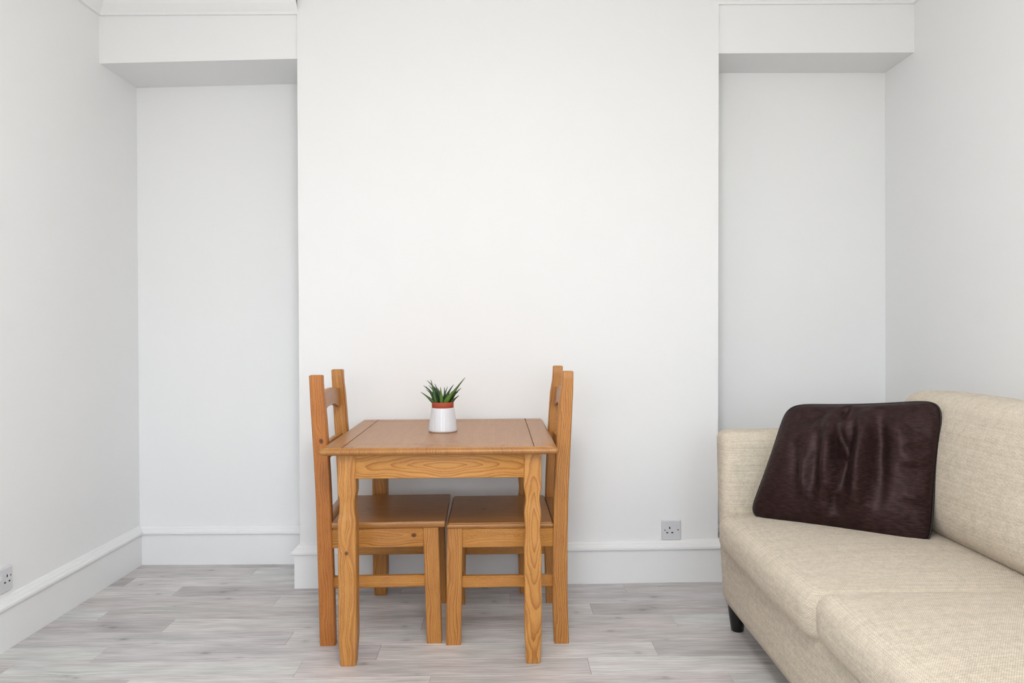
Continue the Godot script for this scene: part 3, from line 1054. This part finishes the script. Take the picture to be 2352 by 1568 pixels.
# ------------------------------------------------------------------ plant
func build_plant():
	var at := Vector3(-0.2700, 0.7363, -2.770)
	var t := thing("plant_pot", "white glazed tapered pot standing on the pine table", "pot", at)
	part("pot_body", lathe([Vector2(0.0001, 0.003), Vector2(0.0540, 0.003), Vector2(0.0553, 0.0055), Vector2(0.0552, 0.009), Vector2(0.0525, 0.030), Vector2(0.0488, 0.055), Vector2(0.0450, 0.080), Vector2(0.0434, 0.0895), Vector2(0.0424, 0.0915), Vector2(0.0410, 0.0905), Vector2(0.0405, 0.080), Vector2(0.047, 0.02), Vector2(0.0001, 0.018)], 64), M.glaze, t)
	part("foot_ring", lathe([Vector2(0.0001, 0.0), Vector2(0.0525, 0.0), Vector2(0.0545, 0.0015), Vector2(0.0540, 0.0032), Vector2(0.0001, 0.0032)], 64), M.unglazed, t)
	var p := thing("potted_plant", "small green aloe in a terracotta pot inside the white pot", "plant", at)
	var top := 0.113
	part("terracotta_pot", lathe([Vector2(0.0001, 0.0185), Vector2(0.030, 0.0185), Vector2(0.0395, 0.085), Vector2(0.0402, 0.0905), Vector2(0.0418, 0.093), Vector2(0.0418, top - 0.001), Vector2(0.0410, top), Vector2(0.0390, top), Vector2(0.0380, 0.106), Vector2(0.0001, 0.105)], 48), M.terracotta, p)
	part("soil", lathe([Vector2(0.0001, 0.1052), Vector2(0.038, 0.1052), Vector2(0.034, 0.1075), Vector2(0.02, 0.109), Vector2(0.0001, 0.1095)], 32), M.soil, p)
	# leaves: base x, base z, tip x, tip height above soil, tip z, sideways bow, width (centimetres), tone
	var s := 0.01
	var L := [
		[-2.6, 1.6, -8.1, 5.2, 2.2, 0.5, 1.0, 0], [-2.2, 0.4, -6.4, 7.2, 0.2, -0.9, 0.9, 0], [-2.0, -1.2, -7.6, 7.4, -1.6, 1.4, 0.9, 2],
		[-2.3, 1.9, -4.3, 9.9, 2.2, -0.2, 1.15, 0], [-1.0, -0.6, -6.2, 9.4, -1.4, 1.9, 1.0, 2], [-1.4, -1.6, -5.6, 7.4, -2.6, 1.0, 0.8, 2],
		[-0.6, 0.8, -3.0, 8.2, 0.6, -0.7, 1.05, 2], [-0.2, 1.9, -0.6, 7.1, 2.6, 0.1, 1.35, 1], [0.1, -0.8, -1.9, 6.4, -1.0, 0.4, 1.2, 1],
		[0.7, 0.2, 1.9, 7.1, -0.4, -0.9, 0.9, 0], [1.0, -0.3, 4.2, 7.8, -0.8, -1.2, 1.2, 2], [1.3, 0.5, 8.7, 10.6, 0.6, -0.5, 1.25, 0],
		[0.9, 2.2, 6.2, 6.9, 3.2, -0.9, 1.6, 1], [2.2, -0.9, 7.0, 6.4, -1.2, 0.9, 1.1, 2], [2.6, 1.0, 6.4, 3.8, 1.6, -0.3, 1.0, 2],
		[2.0, -1.6, 5.6, 7.0, -2.6, -0.6, 1.0, 2], [-2.8, -0.2, -4.9, 4.5, -0.4, 0.3, 1.0, 2], [0.4, -1.8, 0.3, 6.6, -3.2, 0.2, 1.1, 2], [-1.6, 1.2, -2.6, 5.4, 2.9, 0.2, 1.1, 2],
		[-1.8, 0.9, -5.2, 6.6, 2.6, 0.9, 0.8, 0], [1.6, 1.4, 4.0, 5.6, 3.0, 0.7, 1.0, 0], [1.9, 0.1, 5.9, 5.0, 0.3, 0.8, 0.9, 2], [-0.9, -1.7, -3.4, 6.8, -3.0, 0.8, 0.9, 0], [0.2, 1.0, 1.2, 4.6, 2.4, 0.2, 1.0, 2], [-2.2, -1.0, -6.6, 5.8, -2.4, 1.0, 0.8, 2], [1.2, -1.4, 2.8, 6.2, -2.8, 0.5, 0.9, 0]]
	for q in L:
		var g := Geo.new()
		var b0 := Vector3(q[0] * s, 0.104, q[1] * s)
		var b2 := Vector3(q[2] * s, 0.1 + q[3] * s, q[4] * s)
		var dirv := (b2 - b0)
		var side := Vector3(dirv.y, -dirv.x, 0).normalized()
		var b1: Vector3 = (b0 + b2) / 2 + side * (signf(-dirv.x) * absf(float(q[5])) * s * 1.1)
		var rings := []
		var us := []
		var n := 12
		for i in n + 1:
			var k := float(i) / n
			var c: Vector3 = b0 * (1 - k) * (1 - k) + b1 * (2 * k * (1 - k)) + b2 * k * k
			var dv: Vector3 = ((b1 - b0) * (1 - k) + (b2 - b1) * k).normalized()
			var ac: Vector3 = dv.cross(Vector3(0.15, 0.1, 1)).normalized()
			var up: Vector3 = ac.cross(dv).normalized()
			var w: float = q[6] * s * 0.55 * (1.0 - pow(k, 1.45)) * lerpf(0.8, 1.2, sin(minf(k * 1.6, 1.0) * PI)) + 0.0007
			var d := w * 0.42 + 0.0004
			rings.append([c + ac * w, c + ac * w * 0.6 + up * d * 0.75, c + up * d, c - ac * w * 0.6 + up * d * 0.75, c - ac * w, c - ac * w * 0.5 - up * d * 0.1, c - up * d * 0.25, c + ac * w * 0.5 - up * d * 0.1])
			us.append(k)
		loft(g, rings, us, Vector2.ZERO, true, true)
		part("leaf", g.mesh(), [M.leaf, M.leaf2, M.leaf3][q[7]], p)

# ------------------------------------------------------------------ sofa
func build_sofa():
	var o := Vector3(1.27, 0, -1.83)
	var t := thing("sofa", "beige woven fabric two seat sofa along the side wall", "sofa", o)
	var put := func(called: String, mesh: Mesh, c: Vector3, mat: Material) -> MeshInstance3D:
		var p := part(called, mesh, mat, t)
		p.position = c - o
		return p
	# base with front rail
	put.call("base", soft_box(Vector3(0.99, 0.245, 2.01), 0.03, 0.05, func(p: Vector3) -> Vector3: return p), Vector3(1.275, 0.2225, -1.725), M.fabric)
	# arms: upright, flared outwards at the top, rolled front edge
	for s in [-1.0, 1.0]:
		var bend := func(p: Vector3) -> Vector3:
			var k := clampf((p.y + 0.20) / 0.52, 0.0, 1.0)
			p.z *= lerpf(0.70, 1.05, k)
			p.z += s * 0.078 * k * k
			p.x -= 0.012 * sin(clampf((p.y + 0.32) / 0.64, 0, 1) * PI)
			p.y += 0.006 * (p.x / 0.48)
			return p
		put.call("arm", soft_box(Vector3(0.975, 0.64, 0.115), 0.036, 0.03, bend), Vector3(1.273, 0.423, -1.725 + s * 0.965), M.fabric)
	# back
	put.call("back", soft_box(Vector3(0.20, 0.73, 2.03), 0.06, 0.05, func(p: Vector3) -> Vector3: return p + Vector3(0.0, -0.012 * pow(p.z / 1.0, 4), 0)), Vector3(1.690, 0.475, -1.725), M.fabric)
	# seat cushions
	for i in 2:
		var c := Vector3(1.135, 0.380 if i == 0 else 0.402, -2.252 if i == 0 else -1.408)
		var bend := func(p: Vector3) -> Vector3:
			var kx := clampf(1.0 - pow(absf(p.x) / 0.385, 2.4), 0, 1)
			var kz := clampf(1.0 - pow(absf(p.z) / 0.42, 3.0), 0, 1)
			if p.y > 0:
				p.y += 0.028 * kx * kz - 0.006
			# front face bulges
			if p.x < -0.25:
				p.x -= 0.010 * kz * clampf((-p.x - 0.25) / 0.1, 0, 1) * (1.0 - pow(absf(p.y) / 0.075, 2.0))
			return p
		var m := soft_box(Vector3(0.77, 0.136, 0.834), 0.045, 0.022, bend)
		put.call("seat_cushion", m, c, M.fabric)
	# back cushions
	for i in 2:
		var c := Vector3(1.480, 0.660, -2.262 if i == 0 else -1.404)
		var tilt := Basis(Vector3.BACK, -0.22)
		var bend := func(p: Vector3) -> Vector3:
			var ky := clampf(1.0 - pow(absf(p.y) / 0.24, 2.6), 0, 1)
			var kz := clampf(1.0 - pow(absf(p.z) / 0.42, 2.6), 0, 1)
			if p.x < 0:
				p.x -= 0.045 * ky * kz
			p.y += 0.020 * kz * clampf(p.y / 0.2, 0, 1)
			return tilt * p
		put.call("back_cushion", soft_box(Vector3(0.19, 0.46, 0.852), 0.075, 0.025, bend), c, M.fabric)
	# tapered feet
	for q in [[0.832, -2.69], [0.832, -0.76], [1.70, -2.665], [1.70, -0.79]]:
		var g := Geo.new()
		var rings := []
		for r in [[0.0, 0.021], [0.002, 0.023], [0.05, 0.029], [0.103, 0.036]]:
			var ring := []
			for j in 20:
				var a := TAU * j / 20
				ring.append(Vector3(q[0] - o.x + cos(a) * r[1], r[0], q[1] - o.z + sin(a) * r[1]))
			rings.append(ring)
		loft(g, rings, [0, 0.002, 0.05, 0.103], Vector2.ZERO, true, true)
		part("foot", g.mesh(), M.black, t)

func build_throw_cushion():
	var BL := Vector3(0.845, 0.440, -2.610)
	var BR := Vector3(1.288, 0.434, -2.228)
	var TL := Vector3(0.990, 0.852, -2.610)
	var TR := Vector3(1.398, 0.892, -2.345)
	var base := (BL + BR) / 2
	var t := thing("throw_cushion", "dark brown velvet cushion with black piping leaning in the sofa corner", "cushion", base)
	var nx := 72
	var ny := 56
	var nrm := (BR - BL).cross(TL - BL).normalized() # towards the room
	if nrm.z < 0:
		nrm = -nrm
	# folds: polylines in (u, v), v from the bottom, with height and width
	var folds := [
		[[Vector2(0.35, 0.94), Vector2(0.40, 0.66), Vector2(0.44, 0.40), Vector2(0.49, 0.08)], 0.016, 0.038],
		[[Vector2(0.57, 0.96), Vector2(0.60, 0.70), Vector2(0.62, 0.42), Vector2(0.64, 0.10)], 0.016, 0.036],
		[[Vector2(0.40, 0.84), Vector2(0.48, 0.66), Vector2(0.53, 0.52)], -0.016, 0.028],
		[[Vector2(0.52, 0.86), Vector2(0.54, 0.62), Vector2(0.55, 0.30)], -0.012, 0.026],
		[[Vector2(0.63, 0.94), Vector2(0.69, 0.72), Vector2(0.73, 0.45), Vector2(0.74, 0.22)], -0.014, 0.042],
		[[Vector2(0.33, 0.80), Vector2(0.36, 0.50), Vector2(0.40, 0.30)], -0.010, 0.030],
		[[Vector2(0.22, 0.62), Vector2(0.30, 0.38), Vector2(0.36, 0.20)], 0.008, 0.022],
		[[Vector2(0.84, 0.66), Vector2(0.98, 0.62)], -0.006, 0.020], [[Vector2(0.82, 0.52), Vector2(0.98, 0.50)], -0.006, 0.018], [[Vector2(0.82, 0.80), Vector2(0.97, 0.74)], -0.006, 0.020], [[Vector2(0.86, 0.34), Vector2(0.99, 0.30)], 0.006, 0.018],
		[[Vector2(0.44, 0.98), Vector2(0.43, 0.84)], -0.010, 0.022],
		[[Vector2(0.14, 0.74), Vector2(0.24, 0.52), Vector2(0.28, 0.30)], -0.006, 0.030], [[Vector2(0.08, 0.92), Vector2(0.24, 0.86), Vector2(0.34, 0.90)], -0.006, 0.030], [[Vector2(0.74, 0.90), Vector2(0.84, 0.70), Vector2(0.90, 0.46)], 0.007, 0.045], [[Vector2(0.47, 0.34), Vector2(0.53, 0.12)], -0.010, 0.030]]
	var wob := noise(91, 1.0, 3)
	var pos := func(u: float, v: float, side: float) -> Vector3:
		# rounded corners, puffed middle
		var x := u * 2.0 - 1.0
		var y := v * 2.0 - 1.0
		var r := maxf(absf(x), absf(y))
		if r > 0.001:
			var q := 1.0 / pow(pow(absf(x) / r, 9.0) + pow(absf(y) / r, 9.0), 1.0 / 9.0)
			q = lerpf(1.0, q, r * r * r)
			x *= q
			y *= q
		# top edge sags a little, sides draw in
		var a := (x * (1.0 - 0.025 * (1.0 - y * y)) + 1.0) / 2.0
		var b := (y * (1.0 - 0.045 * (1.0 - x * x) * (1.0 if y > 0 else 0.2)) + 1.0) / 2.0
		var p: Vector3 = BL.lerp(BR, a).lerp(TL.lerp(TR, a), b)
		var e := pow(clampf(4.0 * u * (1.0 - u), 0, 1), 0.5) * pow(clampf(4.0 * v * (1.0 - v), 0, 1), 0.5)
		var h := 0.095 * e
		if side > 0:
			for f in folds:
				var d := 9.0
				var tt := 0.0
				var pl: Array = f[0]
				var m := pl.size() - 1
				for i in m:
					var c := Geometry2D.get_closest_point_to_segment(Vector2(u, v), pl[i], pl[i + 1])
					var dd := Vector2(u, v).distance_to(c)
					if dd < d:
						d = dd
						tt = (i + c.distance_to(pl[i]) / (pl[i] as Vector2).distance_to(pl[i + 1])) / m
				h += 2.4 * f[1] * exp(-d * d / (2.0 * f[2] * f[2] * 0.85)) * minf(1.0, e * 2.0) * pow(sin(PI * clampf(tt, 0.0, 1.0)) , 0.8)
			h += 0.006 * wob.get_noise_2d(u * 4.0, v * 2.5) * e + 0.0025 * wob.get_noise_2d(u * 14.0, v * 10.0 + 9.0) * e
		return p + nrm * (h * side)
	var st := SurfaceTool.new()
	st.begin(Mesh.PRIMITIVE_TRIANGLES)
	st.set_smooth_group(0)
	for side in [1.0, -1.0]:
		var pts := []
		for i in nx + 1:
			var row := []
			for j in ny + 1:
				row.append(pos.call(float(i) / nx, float(j) / ny, side) - base)
			pts.append(row)
		for i in nx:
			for j in ny:
				var a: Vector3 = pts[i][j]
				var b: Vector3 = pts[i + 1][j]
				var c: Vector3 = pts[i + 1][j + 1]
				var d: Vector3 = pts[i][j + 1]
				var ccw := (b - a).cross(d - a).dot(nrm * side) > 0
				for q in ([a, c, b, a, d, c] if ccw else [a, b, c, a, c, d]):
					st.add_vertex(q)
	st.generate_normals()
	part("cover", st.commit(), M.velvet, t)
	var path := []
	for i in 40:
		path.append(pos.call(i / 40.0, 0.0, 0.0) - base)
	for i in 40:
		path.append(pos.call(1.0, i / 40.0, 0.0) - base)
	for i in 40:
		path.append(pos.call(1.0 - i / 40.0, 1.0, 0.0) - base)
	for i in 40:
		path.append(pos.call(0.0, 1.0 - i / 40.0, 0.0) - base)
	# round the corners of the cord
	for k in 2:
		var r := []
		for i in path.size():
			r.append((path[i - 1] + path[i] * 2.0 + path[(i + 1) % path.size()]) / 4.0)
		path = r
	part("piping", tube(path, 0.0032, 8, true), M.piping, t)
